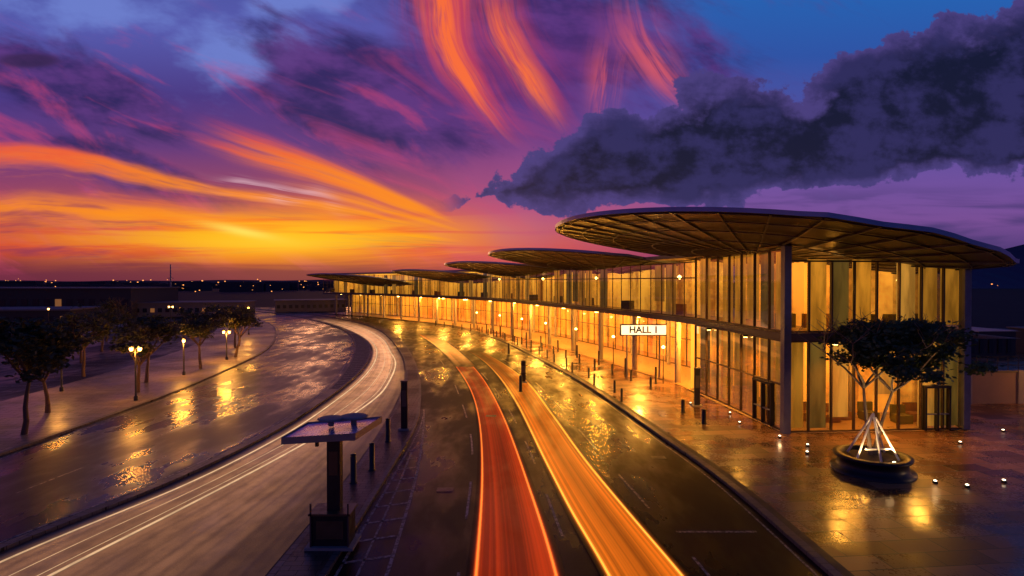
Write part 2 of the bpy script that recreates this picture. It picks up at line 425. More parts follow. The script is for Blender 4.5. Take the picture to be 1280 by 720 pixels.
ribbon(off(IR,-.2), IR, Y0, Y1, .123, M_kerb, mb); riser(IR, Y0, Y1, 0, .123, M_kerb, mb); mb.build('kerb')
mb = MB(); ribbon(Ml, Mr, Y0, Y1, .12, M_kerb, mb); riser(Ml, Y0, Y1, 0, .12, M_kerb, mb); riser(Mr, Y0, Y1, 0, .12, M_kerb, mb)
ribbon(off(Ml,.18), off(Mr,-.18), 47, 96, .125, M_gravel, mb)
for i in range(34):
    y = 48+i*1.35; mb.face([(Ml(y)+.25,y,.129),(Mr(y)-.25,y+.5,.129),(Mr(y)-.25,y+.72,.129),(Ml(y)+.25,y+.22,.129)], M_paint)
mb.build('median_strip')
mb = MB(); ribbon(off(L,-11), off(L,-.3), Y0, 150, .12, M_pave_l, mb); mb.build('footpath')
mb = MB(); ribbon(off(L,-.3), L, Y0, 150, .124, M_kerb, mb); riser(L, Y0, 150, 0, .124, M_kerb, mb); mb.build('kerb')
mb = MB(); ribbon(off(L,-80), off(L,-11), Y0, 135, -.01, M_lot, mb)
for r in range(5):
    for i in range(40):
        y = 20+i*2.6; x = L(y)-13-r*13
        mb.face([(x-4.6,y,-.004),(x,y+.6,-.004),(x,y+.72,-.004),(x-4.6,y+.12,-.004)], M_paint)
mb.build('car_park')

mb = MB(); zm = .005
def line(f, y0, y1, w_=.12): ribbon(off(f,-w_/2), off(f,w_/2), y0, y1, zm, M_paint, mb)
ln1 = curve([(0,1.9),(17.6,1.95),(24,1.45),(30,.95),(45,-1.0),(65,-5.0),(100,-15)])
ln2 = curve([(0,6.4),(17.6,6.0),(22,5.5),(28,4.8),(36,3.9),(50,2.2),(70,-2.0),(100,-11)])
ln0 = curve([(0,-1.6),(20,-1.7),(30,-2.1),(45,-4.2),(65,-8.2),(100,-19)])
for f, ph in ((ln1, 0), (ln2, 2.5), (ln0, 1.5)):
    y = 4+ph
    while y < 70: line(f, y, y+4, .10); y += 8
line(off(K,-.35), 2, 150, .08)
line(DL, 2, 40, .12)
mb.face([(5.9,20.3,zm),(8.8,20.3,zm),(8.8,20.43,zm),(5.9,20.43,zm)], M_paint)
y = 6
while y < 38:
    mb.face([(IR(y)+.2,y,zm),(DL(y)-.06,y+.5,zm),(DL(y)-.06,y+.64,zm),(IR(y)+.2,y+.14,zm)], M_paint); y += 1.5
line(off(IR,.25), 2, 38, .1); line(lambda y: (IR(y)+DL(y))/2, 2, 30, .08)
sc_ = lambda y: (L(y)+Ml(y))/2
y = 6
while y < 120: line(sc_, y, y+3.5, .11); y += 9
line(off(Ml,-.4), 2, 120, .1); line(off(L,.4), 2, 120, .1)
mb.build('road_markings')
for x, y in ((-2.9,24.5),(7.5,29),(-1.4,38),(-20,31),(4.2,47)):
    mb = MB(); mb.box((x,y,.004),(.7,.5,.014), M_dark)
    for k in range(5): mb.box((x-.24+k*.12,y,.012),(.04,.4,.006), M_dark)
    mb.build('drain_cover')

s1L = curve([(0,-1.0),(18,-1.05),(25.8,-1.3),(46,-3.2),(54,-4.6),(70,-8.2),(82,-11.4),(95,-15.4)])
s1R = curve([(0,1.35),(18,1.25),(25.8,.6),(40,-.9),(54,-3.0),(70,-6.4),(82,-9.4),(95,-13.4)])
s2L = curve([(0,4.0),(17.6,3.0),(22.2,2.4),(26.9,1.9),(43,.3),(54,-1.2),(65,-3.3),(74,-5.7)])
s2R = curve([(0,6.3),(17.6,5.1),(20.8,4.65),(28,3.7),(38,2.7),(52,1.1),(65,-1.7),(74,-4.3)])
wide = lambda a, b2, k: ((lambda y: a(y)-(b2(y)-a(y))*k), (lambda y: b2(y)+(b2(y)-a(y))*k))
M_s1 = trailmat('light_trail_red', (1.,.062,.004), (1.,.22,.03), .46, 1.6, [(0,.8),(20,.9),(40,.8),(60,.5),(75,.6),(92,.0),(140,0)], 1.)
M_s2 = trailmat('light_trail_orange', (1.,.19,.008), (1.,.42,.05), .80, 1.6, [(0,.9),(30,.95),(48,.8),(60,.5),(74,.0),(140,0)], 7.)
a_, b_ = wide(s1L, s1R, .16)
mb = MB(); ribbon(a_, b_, Y0, 92, .009, M_s1, mb); mb.build('car_light_trail')  # glowing ribbon drawn as the light trail of passing cars
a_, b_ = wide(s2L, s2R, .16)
mb = MB(); ribbon(a_, b_, Y0, 74, .013, M_s2, mb); mb.build('car_light_trail')
M_s3 = trailmat('light_trail_amber', (1.,.32,.05), (1.,.4,.08), 1.5, .6, [(0,0),(60,0),(72,.8),(84,1.),(97,.0),(140,0)], 3.)
mb = MB(); ribbon(off(s1L,-.2), off(s1R,.5), 60, 97, .017, M_s3, mb); mb.build('car_light_trail')
A_ = curve([(0,-16),(17.6,-14.1),(21.5,-13.3),(29.1,-11.9),(37,-10.9),(46,-10.6),(52,-11.2),(65,-13.4),(72.7,-15.6),(88,-20),(106,-27.3),(136,-44.5)])
def creammat(name, col, st, ramp_pts, seed):  # emission paints headlight trails and their glow across the carriageway
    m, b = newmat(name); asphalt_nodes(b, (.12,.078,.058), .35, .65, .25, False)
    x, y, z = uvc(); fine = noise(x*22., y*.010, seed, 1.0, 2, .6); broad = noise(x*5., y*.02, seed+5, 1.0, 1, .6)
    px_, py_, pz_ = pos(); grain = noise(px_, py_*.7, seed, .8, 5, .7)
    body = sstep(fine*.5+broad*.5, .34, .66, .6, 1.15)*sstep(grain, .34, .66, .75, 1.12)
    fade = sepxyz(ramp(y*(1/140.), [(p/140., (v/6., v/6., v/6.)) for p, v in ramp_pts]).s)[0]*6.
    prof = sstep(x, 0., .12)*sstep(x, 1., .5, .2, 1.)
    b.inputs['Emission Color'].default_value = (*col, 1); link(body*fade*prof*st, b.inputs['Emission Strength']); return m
M_w1 = creammat('trail_glow_cream', (1.,.42,.18), .20, [(0,.8),(18,1.0),(30,1.4),(42,2.3),(55,4.0),(75,5.8),(100,5.2),(130,1.2),(140,.2)], 11.)
M_w2 = creammat('light_trail_white', (1.,.60,.30), 1.1, [(0,.7),(25,.8),(60,1.1),(100,1.),(138,.1),(140,0)], 17.)
mb = MB(); ribbon(off(Mr,.15), off(IL,-.15), Y0, 138, .009, M_w1, mb); mb.build('car_light_trail')
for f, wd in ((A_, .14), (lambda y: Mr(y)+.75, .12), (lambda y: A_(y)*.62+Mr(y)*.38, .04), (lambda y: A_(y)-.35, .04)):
    mb = MB(); ribbon(off(f,-wd/2), off(f,wd), Y0, 134, .013, M_w2, mb); mb.build('car_light_trail')

# ------------------------------------------------------------------ terminal building
TB = empty('airport_terminal')
W = curve([(33.2,16.0),(46.4,14.7),(61,10.8),(80,4.8),(96,-1.2),(115,-12),(130,-23.5),(145,-37.5),(160,-53)])
def samples(y0, y1, step):
    pts = [(W(y0), y0)]; y = y0
    acc = 0; px, py = pts[0]
    while y < y1:
        y += .1; x = W(y); acc += math.hypot(x-px, y-py); px, py = x, y
        if acc >= step: pts.append((x, y)); acc = 0
    return pts
def normals(pts):
    ns = []
    for i in range(len(pts)):
        a = pts[max(0, i-1)]; b2 = pts[min(len(pts)-1, i+1)]
        tx, ty = b2[0]-a[0], b2[1]-a[1]; l = math.hypot(tx, ty); ns.append((ty/l, -tx/l))
    return ns
def offp(pts, d):
    return [(p[0]+n[0]*d, p[1]+n[1]*d) for p, n in zip(pts, normals(pts))]
def wallstrip(mb, pts, z0, z1, mat):
    s = 0
    for a, b2 in zip(pts, pts[1:]):
        l = math.hypot(b2[0]-a[0], b2[1]-a[1])
        mb.face([(a[0],a[1],z0),(b2[0],b2[1],z0),(b2[0],b2[1],z1),(a[0],a[1],z1)], mat, [(s,0),(s+l,0),(s+l,z1-z0),(s,z1-z0)]); s += l
def flat(mb, A, B, z, mat):
    for i in range(len(A)-1):
        mb.face([(*A[i],z),(*B[i],z),(*B[i+1],z),(*A[i+1],z)], mat)
def beam(mb, a, b2, z, w_, h, mat, ext=0.):
    l = math.hypot(b2[0]-a[0], b2[1]-a[1]); mb.box(((a[0]+b2[0])/2,(a[1]+b2[1])/2,z),(l+ext,w_,h), mat, math.atan2(b2[1]-a[1], b2[0]-a[0]))
Z1, Z2, ZT = 5.55, 6.0, 10.9
near = samples(33.2, 47.2, 1.75)
far = samples(near[-1][1], 160, 1.9)
allp = near + far[1:]
front = [(16.0+(27.1-16.0)*i/8, 33.2+.8*i/8) for i in range(9)]
back = [(27.1,34.0),(27.9,38),(28.4,42),(28.6,47)]
frames = MB(); glass = MB()
def facade(pts, zlist, mw=.09, md=.16, skip0=False):
    for i, p in enumerate(pts):
        if skip0 and i == 0: continue
        q = pts[min(i+1, len(pts)-1)]; r = pts[max(0, i-1)]
        ang = math.atan2(q[1]-r[1], q[0]-r[0])
        frames.box((p[0], p[1], (zlist[0]+zlist[-1])/2), (mw, md, zlist[-1]-zlist[0]), M_frame, ang)
    for a, b2 in zip(pts, pts[1:]):
        for z in zlist: beam(frames, a, b2, z, .12, .10, M_frame, -.02)
        glass.face([(a[0],a[1],zlist[0]),(b2[0],b2[1],zlist[0]),(b2[0],b2[1],zlist[-1]),(a[0],a[1],zlist[-1])], M_glass)
facade(near, [.2, 2.9, Z1-.06], skip0=True); facade(near, [Z2+.06, ZT], skip0=True)
facade(front, [.2, Z1-.06], skip0=True); facade(front, [Z2+.06, 10.2], skip0=True)
facade(back, [.2, Z1-.06]); facade(back, [Z2+.06, 10.2])
facade(far, [Z2+.06, 9.3, 10.6], .06, .07)
hall = offp(far, 6.5)
facade(hall, [.2, 3.0, Z1-.1], .1, .1)
frames.build('window_frames', TB); glass.build('window_glass', TB)

bl = MB()
def blinds(pts, d, z0, z1, prob, drop):
    op = offp(pts, d); s = 0
    for a, b2 in zip(op, op[1:]):
        l = math.hypot(b2[0]-a[0], b2[1]-a[1])
        if rnd() < prob:
            zb = z0 if rnd() < .7 else z0+(z1-z0)*U_(.0, drop)
            ux, uy = (b2[0]-a[0])/l, (b2[1]-a[1])/l; g = .10
            A = (a[0]+ux*g, a[1]+uy*g); B = (b2[0]-ux*g, b2[1]-uy*g); o = s*3.1
            bl.face([(*A,zb),(*B,zb),(*B,z1),(*A,z1)], random.choice(M_bl), [(o,0),(o+l,0),(o+l,z1-zb),(o,z1-zb)])
        s += l
rev_front = front[::-1]
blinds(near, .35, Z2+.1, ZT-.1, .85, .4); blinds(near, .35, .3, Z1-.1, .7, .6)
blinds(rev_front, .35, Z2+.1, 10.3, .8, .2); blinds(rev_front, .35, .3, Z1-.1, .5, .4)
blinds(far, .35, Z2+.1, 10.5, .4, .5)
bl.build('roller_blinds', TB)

sl = MB()
inner = offp(allp, 15.)
o0 = offp(allp, -.18)
flat(sl, o0, inner, Z1, M_soffit); flat(sl, o0, inner, Z2-.01, M_floor)
wallstrip(sl, o0, Z1, Z2-.01, M_slab)
f0 = [(16.0-.18,33.2-.2),(27.25,33.8)]
sl.face([(f0[0][0],f0[0][1],Z1),(f0[1][0],f0[1][1],Z1),(f0[1][0],f0[1][1],Z2-.01),(f0[0][0],f0[0][1],Z2-.01)], M_slab)
for z, mt in ((Z1+.003, M_soffit), (Z2-.013, M_floor), (.17, M_floor)):
    sl.face([(f0[0][0],f0[0][1],z),(f0[1][0],f0[1][1],z),(28.8,47,z),(14.4,47,z)], mt)
sl.face([(15.7,33.0,11.12),(27.25,33.8,10.25),(28.8,47,10.25),(14.2,47,10.95)], M_ceil)
ff = far; 
flat(sl, offp(ff,-.1), offp(ff,15), ZT+.1, M_ceil); flat(sl, offp(ff,-.4), offp(ff,15), ZT+.4, M_rooftop); wallstrip(sl, offp(ff,-.4), ZT+.1, ZT+.4, M_steel)
flat(sl, offp(far,0), offp(far,15), .16, M_floor)
sl.build('floor_slabs', TB)
iw = MB()
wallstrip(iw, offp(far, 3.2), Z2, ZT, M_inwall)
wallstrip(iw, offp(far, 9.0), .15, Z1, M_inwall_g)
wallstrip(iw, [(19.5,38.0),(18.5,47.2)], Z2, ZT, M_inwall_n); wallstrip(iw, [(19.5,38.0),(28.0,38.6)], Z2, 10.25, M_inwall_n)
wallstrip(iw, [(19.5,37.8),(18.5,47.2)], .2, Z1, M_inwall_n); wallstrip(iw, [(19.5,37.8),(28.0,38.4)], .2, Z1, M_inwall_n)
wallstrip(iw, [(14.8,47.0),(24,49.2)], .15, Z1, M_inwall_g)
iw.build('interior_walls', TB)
it = MB()
for i in range(7):
    x = 17+i*1.45+U_(-.2,.2); y = 35.2+U_(0,1.4); mt = random.choice([M_int2, M_int1])
    it.box((x,y,.45),(.9,.8,.5), mt, 0); it.box((x,y+.4,.8),(.9,.16,.9), mt, 0)
it.box((21.8,36.6,2.4),(.25,.25,4.5), M_conc)
for i in range(6): it.box((17.6+i*1.6,36.2+U_(-.5,.6),6.5),(1.1,.5,.9), random.choice([M_int2, M_int1]))
for p in offp(far, 1.8)[3::5]: it.box((p[0],p[1],6.5),(1.,1.,.9), random.choice([M_int2, M_int1]), rnd())
it.build('interior_furniture', TB)
# entrance doors on the pavilion side and front
dr = MB()
for (xa, ya, xb, yb) in ((15.86,34.6,15.64,36.6),(24.5,33.70,26.0,33.81)):
    l = math.hypot(xb-xa, yb-ya); ang = math.atan2(yb-ya, xb-xa); cx_, cy_ = (xa+xb)/2, (ya+yb)/2
    for t in (-.5, 0, .5): dr.box((cx_+t*l*math.cos(ang)-.03, cy_+t*l*math.sin(ang)-.06, 1.45),(.10,.26,2.5), M_dark, ang)
    dr.box((cx_-.03,cy_-.06,2.76),(l+.1,.28,.14), M_dark, ang); dr.box((cx_-.03,cy_-.06,1.15),(l,.20,.06), M_steel, ang)
dr.build('entrance_doors', TB)
co = MB()
co.box((16.0,33.2,5.6),(.42,.42,10.95), M_steel, .07); co.box((27.1,34.0,5.2),(.42,.42,10.0), M_steel, .07)
for p in offp(far, .5)[2::4]: co.tube((p[0],p[1],.1),(p[0],p[1],Z1), .26, .26, M_conc, 14)
for p in offp(far, 5.6)[3::4]: co.tube((p[0],p[1],.1),(p[0],p[1],Z1), .2, .2, M_conc, 12)
co.build('columns', TB)

def canopy(cx, cy, r, par, zoff=0., ang=0., rimz=.34):
    top = MB(); N, Rn = 72, 10
    def P(rho, th, dz):
        x = r*rho*math.cos(th); y = r*rho*math.sin(th)
        rx = x*math.cos(ang)-y*math.sin(ang); ry = x*math.sin(ang)+y*math.cos(ang)
        q = min(max(0, x + 13.0), 22)
        z = 13.1 - .08*q - .0025*q*q - .02*(y+14) - .6*(1-rho*rho)
        z += .06*math.sin(th*17)*rho**6*(1 if math.cos(th) > -.2 else 0)
        return (cx+rx, cy+ry, z+zoff+dz*(1-.8*rho**3))
    for i in range(Rn):
        a, b2 = i/Rn, (i+1)/Rn
        for j in range(N):
            t, u = 2*math.pi*j/N, 2*math.pi*(j+1)/N
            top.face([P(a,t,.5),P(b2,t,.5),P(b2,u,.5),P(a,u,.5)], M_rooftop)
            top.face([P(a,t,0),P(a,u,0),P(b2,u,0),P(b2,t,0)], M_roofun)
    for j in range(N):
        t, u = 2*math.pi*j/N, 2*math.pi*(j+1)/N
        lo = P(1.003,t,0); lo2 = P(1.003,u,0)
        top.face([(lo[0],lo[1],lo[2]-.06),(lo2[0],lo2[1],lo2[2]-.06),(lo2[0],lo2[1],lo2[2]+rimz*.5),(lo[0],lo[1],lo[2]+rimz*.5)], M_rooftop)
    top.build('canopy_shell', par, True)
    rb = MB()
    for j in range(36):
        t = 2*math.pi*j/36
        for k in range(6):
            a = P(.12+k*.145,t,-.10); b3 = P(.12+(k+1)*.145,t,-.10); rb.tube(a, b3, .07, .07, M_rib, 4, False)
    for q in (.3,.5,.7,.86,.97):
        for j in range(48):
            t, u = 2*math.pi*j/48, 2*math.pi*(j+1)/48; rb.tube(P(q,t,-.14),P(q,u,-.14), .05, .05, M_rib, 4, False)
    rb.build('canopy_ribs', par)
canopy(17, 40, 13.9, TB)
canopy(11.2, 67.5, 14, TB, -.6, .15)
canopy(3.2, 92, 14, TB, -1.1, .3)
canopy(-10, 115, 14, TB, -1.8, .45)
canopy(-35.5, 141, 14.5, TB, -2.2, .6)
pl = MB(); lp = []
for x, y in ((19.0,35.6),(20.4,36.0),(17.0,42.5),(24.5,36)):
    pl.lathe((x,y,9.1),[(.0,-.16),(.13,-.1),(.16,0),(.1,.12),(0,.16)], M_globe, 12); pl.tube((x,y,9.2),(x,y,10.6), .015,.015, M_dark, 4)
lp += [(19.7,35.8,8.6,140),(16.9,42.5,8.6,100)]
for i, p in enumerate(offp(far, 1.8)[3::9]):
    pl.lathe((p[0],p[1],9.4),[(.0,-.2),(.16,-.1),(.2,0),(.12,.12),(0,.2)], M_globe, 10); pl.tube((p[0],p[1],9.5),(p[0],p[1],ZT), .015,.015, M_dark, 4)
for x, y in ((18.5,35.5),(22,35.6),(25.4,36.),(16.8,42)):
    pl.lathe((x,y,5.3),[(0,-.05),(.22,-.05),(.25,.0),(.25,.2)], M_globe, 12)
lp += [(21.5,35.0,4.8,300)]
for x, y in ((18.8,33.05),(21.6,33.25),(24.4,33.45),(15.4,37.5),(14.9,43.0)):  # added wall-light fittings, invented to throw orange light on the plaza
    pl.box((x,y,5.42),(.30,.22,.14), M_dark); pl.box((x,y,5.335),(.20,.14,.03), M_globe)
wl = [(18.8,32.4,5.3,520),(23.6,32.8,5.3,520),(14.9,37.3,5.3,900),(14.3,43.0,5.3,1000)]
for i, p in enumerate(offp(far, 3.2)[2::5]):
    pl.lathe((p[0],p[1],Z1-.12),[(0,-.05),(.22,-.05),(.25,.0),(.25,.12)], M_globe, 12)
for i, p in enumerate(offp(far, .9)[1:54:5]):
    lp.append((p[0],p[1],Z1-.5, 2500 if i < 6 else 2600)); pl.lathe((p[0],p[1],Z1-.12),[(0,-.05),(.22,-.05),(.25,.0),(.25,.12)], M_globe, 12)
lpz = [p for p in offp(far, -.9)[2:34:5]]
for i, p in enumerate(lpz):
    pl.tube((p[0],p[1],.13),(p[0],p[1],3.2),.05,.04,M_dark,8); pl.lathe((p[0],p[1],3.3),[(0,-.1),(.12,-.08),(.14,.05),(0,.15)], M_globe, 10)
pl.build('ceiling_lamps', TB, True)
def plight(loc, e, col=(1.,.41,.045), r=.25, name='lamp_light', par=None):
    l = bpy.data.lights.new(name, 'POINT'); l.energy = e; l.color = col; l.shadow_soft_size = r
    o = bpy.data.objects.new(name, l); o.location = loc; COL.objects.link(o)
    if par: o.parent = par
def spot(loc, tgt, e, size, col=(1.,.62,.28), blend=.6, name='uplight', par=None, r=.08):
    l = bpy.data.lights.new(name,'SPOT'); l.energy=e; l.color=col; l.spot_size=math.radians(size); l.spot_blend=blend; l.shadow_soft_size=r
    o = bpy.data.objects.new(name,l); o.location=loc; o.rotation_euler=(Vector(tgt)-Vector(loc)).to_track_quat('-Z','Y').to_euler(); COL.objects.link(o)
    if par: o.parent = par
for x, y, z, e in lp: plight((x,y,z-.15), e, par=TB)
for x, y, z, e in wl: spot((x,y,z-.15),(x-(1.2 if y > 36 else 0),y-(0 if y > 36 else 1.5),0), e*1.3, 150, (1.,.41,.045), .8, 'added_wall_downlight', TB, .3)  # spots of the added wall lights, brightening the plaza paving

SG = empty('lit_sign')
M_sign = emis('sign_face', (1.,.86,.60), 1.2)
mb = MB(); mb.box((12.1,52.4,4.55),(4.3,.3,1.05), M_dark); mb.build('sign_box', SG)
mb = MB(); mb.box((12.1,52.235,4.55),(4.1,.03,.86), M_sign); mb.build('sign_panel', SG)
mb = MB(); mb.tube((13.6,52.4,.13),(13.6,52.4,4.05),.08,.08,M_steel,8); mb.tube((10.6,52.4,.13),(10.6,52.4,4.05),.08,.08,M_steel,8); mb.build('sign_posts', SG)
cu = bpy.data.curves.new('sign_text','FONT'); cu.body = 'HALL 1'; cu.size = .85; cu.align_x='CENTER'; cu.align_y='CENTER'; cu.extrude=.01; cu.offset=.025
to = bpy.data.objects.new('sign_text', cu); to.location=(12.1,52.20,4.55); to.rotation_euler=(math.pi/2,0,0); COL.objects.link(to); to.parent=SG; cu.materials.append(M_dark)

def bollard(x, y, h=1.0, r=.09, name='bollard'):
    mb = MB(); mb.lathe((x,y,.1),[(r*1.35,0),(r*1.35,.05),(r,.07),(r,h-.12),(r*.85,h-.1),(r*.85,h-.06),(r,h-.05),(r*.9,h),(0,h+.02)], M_dark, 12); mb.build(name, None, True)
y = 42
while y < 110: bollard(K(y)+1.0+.3*math.sin(y), y, 1.0); y += 3.4
for i, p in enumerate(offp(far, -3.0)[1:40:2]): bollard(p[0], p[1], 1.0, .1)
for i, p in enumerate(offp(far, -1.6)[2:30:3]): bollard(p[0], p[1], 1.5, .1)
for x, y in ((.7,46),(1.2,55),(-.4,70),(-6.6,26.7),(-7.0,25.0),(-6.9,31.5),(12.0,35.5),(11.6,38.5),(30.5,32.0),(32.5,30.5)): bollard(x, y, 1.3 if x < 1.3 else .9, .13)
def totem(x, y, h):
    mb = MB(); mb.box((x,y,.16),(.7,.5,.1), M_conc); mb.box((x,y,.2+h/2),(.38,.2,h), M_dark); mb.box((x,y-.105,h*.72),(.28,.012,h*.34), M_rib); mb.box((x,y,.24+h),(.42,.24,.06), M_rib); mb.build('information_totem')
totem(-6.45,34,2.8); totem(1.0,50.0,1.8); totem(13.2,40.5,2.6)

for x, y, e in ((12.9,41,0),(14.6,38.,0),(14.2,35.4,0),(15.2,32.2,6),(15.9,30.5,0),(15.2,29.2,0),(18.6,24.9,6),(19.6,24.4,0),(21.7,25.0,0),(24.5,31,0),(29.0,33.5,0)):
    mb = MB(); mb.box((x,y,.18),(.14,.14,.12), M_dark); mb.box((x,y,.26),(.09,.09,.035), M_lampw); mb.build('ground_light')
    if e: plight((x,y,.6), e, (1.,.60,.26), .08)

GC = empty('ticket_canopy')
M_cantop = simple('canopy_sheet', (.55,.48,.72), .28, .6)
gx, gy = -5.9, 19.2
mb = MB()
P8 = [(-7.45,18.3),(-5.05,18.3),(-4.7,20.5),(-7.3,20.3)]
for z, m_ in ((3.98, M_cantop), (3.84, M_dark)): mb.face([(x,y,z+(x+6.4)*.06) for x, y in P8], m_)
for i in range(4):
    a, b2 = P8[i], P8[(i+1)%4]
    mb.face([(a[0],a[1],3.80+(a[0]+6.4)*.06),(b2[0],b2[1],3.80+(b2[0]+6.4)*.06),(b2[0],b2[1],4.03+(b2[0]+6.4)*.06),(a[0],a[1],4.03+(a[0]+6.4)*.06)], M_steel)
mb.build('canopy_roof', GC)
mb = MB()
for x, y, r in ((-6.25,19.6,.42),(-5.55,19.9,.46)):
    mb.lathe((x,y,4.02),[(.1,0),(.1,.14),(r,.22),(r+.04,.26),(r-.05,.29),(0,.25)], M_conc, 24)
mb.build('roof_dishes', GC, True)
mb = MB(); mb.box((gx-.1,gy,2.4),(.44,.34,2.95), M_dark); mb.box((gx-.1,gy,3.72),(1.4,.2,.16), M_dark); mb.box((gx-.1,gy-.18,2.9),(.30,.02,.8), M_frame)
mb.box((gx-.7,gy,3.6),(.1,.12,.35), M_dark); mb.build('post', GC)
mb = MB(); mb.box((gx-.15,gy,.68),(1.25,.8,1.1), M_dark); mb.box((gx-.15,gy,1.27),(1.4,.95,.07), M_frame); mb.box((gx-.15,gy-.41,.75),(.9,.02,.6), M_frame); mb.box((gx-.15,gy,.16),(1.6,1.1,.1), M_conc)
for s_ in (-.62,.62): mb.box((gx-.15+s_,gy-.45,.9),(.05,.05,1.5), M_rib)
mb.build('cabinet', GC)

# ------------------------------------------------------------------ trees
def leafmat(name, a, b_):
    m, b = newmat(name); x, y, z = pos(); n = noise(x, y, z, 1.3, 2)
    link(cmix(sstep(n, .35, .65), a, b_), b.inputs['Base Color']); b.inputs['Roughness'].default_value = .55
    return m
M_leaf = leafmat('leaves', (.035,.065,.014), (.11,.15,.035))
M_leaf2 = leafmat('leaves_dark', (.035,.045,.014), (.12,.10,.026))
def tree(x, y, h, cr, ch, n, leaf=.16, lean=(0,0), multi=1, barkm=None, lm=None, trunkr=.16, z0=.1, flatness=.5, fork=.45, ncl=90, spread=.15):
    barkm = barkm or M_bark; lm = lm or M_leaf
    E = empty('tree'); tb = MB(); tips = []
    def branch(p, d, l, r, depth):
        segs = 4; q = Vector(p)
        for i in range(segs):
            d = (d + Vector((U_(-.18,.18),U_(-.18,.18),U_(-.02,.12)))).normalized(); q2 = q+d*l/segs
            tb.tube(q, q2, r*(1-.5*i/segs), r*(1-.5*(i+1)/segs), barkm, 7, False); q = q2
            if depth >= 2 or (depth == 1 and i > 1): tips.append(q.copy())
        if depth < 3:
            for k in range(3 if depth else 5):
                a = 2*math.pi*(k+rnd()*.6)/(3 if depth else 5); up = U_(.25,.8)*flatness*1.6
                nd = Vector((math.cos(a), math.sin(a), up)).normalized()
                branch(q, (nd*.8+d*.4).normalized(), l*(.62 if depth else .62*cr/(h*.35)), r*.52, depth+1)
    top0 = h*fork
    for k in range(multi):
        a = 2*math.pi*k/max(1, multi)+.4; sp = .25 if multi > 1 else 0
        d = Vector((lean[0]+math.cos(a)*sp, lean[1]+math.sin(a)*sp, 1)).normalized()
        branch((x+math.cos(a)*sp*.5, y+math.sin(a)*sp*.5, z0), d, top0, trunkr*(1 if multi == 1 else .65), 0)
    tb.build('trunk_and_branches', E, True)
    cx, cy = x+lean[0]*h*.75, y+lean[1]*h*.75; cz = h-ch/2
    cl = []
    for t in tips:
        v = Vector((t.x-cx, t.y-cy, t.z-cz)); k = math.sqrt((v.x/cr)**2+(v.y/cr)**2+(v.z/(ch/2))**2)
        if k > 1: v = v/k*U_(.85,1.1)
        cl.append(Vector((cx,cy,cz))+v)
    random.shuffle(cl); cl = cl[:int(ncl*.5)]
    while len(cl) < ncl:
        t, p = U_(0,2*math.pi), U_(-.6,1.); rr = U_(.55,1.18)
        cl.append(Vector((cx+cr*rr*math.cos(t)*math.sqrt(1-p*p*.9), cy+cr*rr*math.sin(t)*math.sqrt(1-p*p*.9), cz+ch/2*rr*p)))
    lb_ = MB()
    for i in range(n):
        c0 = cl[i % len(cl)]; s_ = cr*spread
        p = c0+Vector((random.gauss(0,s_),random.gauss(0,s_),random.gauss(0,s_*.55)))
        a = Vector((U_(-1,1),U_(-1,1),U_(-.5,.5))).normalized()*leaf*U_(.6,1.3); b2 = a.orthogonal().normalized()*leaf*.5*U_(.7,1.2)
        b2 = (b2 + Vector((0,0,U_(-.5,.5)*leaf*.4)))
        lb_.face([p-a,p+b2,p+a,p-b2], lm)
    lb_.build('foliage', E)
    return E
random.seed(21)
PL = empty('tree_planter')
mb = MB(); px_, py_ = 16.9, 26.6
mb.lathe((px_,py_,.13),[(1.75,0),(1.75,.12),(1.5,.14),(1.42,.62),(1.6,.66),(1.62,.78),(1.3,.80),(1.26,.62),(0,.66)], M_dark, 40); mb.build('planter_ring', PL, True)
mb = MB(); mb.lathe((px_,py_,.13),[(1.24,.63),(.6,.74),(0,.8)], M_soil, 24); mb.build('planter_soil', PL, True)
tree(px_, py_, 6.9, 2.9, 2.7, 12500, .13, (.27,.05), 2, M_barkp, M_leaf, .17, .8, .5, .46, 80, .095)
mb = MB()
ft = (px_-.15, py_-.3, 2.9)
for a, b2 in (((px_-1.05,py_-.55,.85),ft),((px_-.25,py_-1.05,.85),ft),((px_+.75,py_-.75,.85),(px_-.05,py_-.3,2.7)),((px_+.9,py_+.5,.85),(px_+.1,py_,2.5)),((px_-.8,py_+.6,.85),ft),((px_-.75,py_-.7,1.35),(px_+.45,py_-.65,1.35))):
    mb.tube(a, b2, .05, .045, M_wood, 7)
mb.build('white_support_frame', PL)
spot((px_+.3,py_-1.1,.95),(px_+1.4,py_,5),420,90,par=PL); spot((px_-1.0,py_-.9,.95),(px_+.2,py_,3),170,100,par=PL)
mb = MB()
for dx_, dy_ in ((.3,-1.1),(-1.0,-.9)): mb.lathe((px_+dx_,py_+dy_,.80),[(.07,0),(.08,.08),(.05,.1),(0,.1)], M_lampw, 10)
mb.build('uplight_fittings', PL)

for x, y, h, cr, ch, n in ((-28.4,33,6.6,2.5,3.6,5200),(-31.5,38.5,5.6,1.9,2.6,3200),(-32.2,50,6.2,2.6,3.2,4200),(-31.8,58,6.2,2.5,3.1,3600),(-32.6,67,6.0,2.1,3.2,2800),
                           (-40,53,5.6,2.2,2.6,2400),(-30.0,45.5,5.4,1.3,2.4,1400),(-37,76,6,2.4,3,1800),(-52,72,5.5,2.5,3,1600),(-60,84,6,3,3.4,1600),(-47,62,5.2,2.2,2.6,1600)):
    tree(x, y, h, cr, ch, n, .17, (U_(-.08,.08),0), 1, M_bark, M_leaf2, .17, .1, .6, U_(.36,.48), 46, .14)

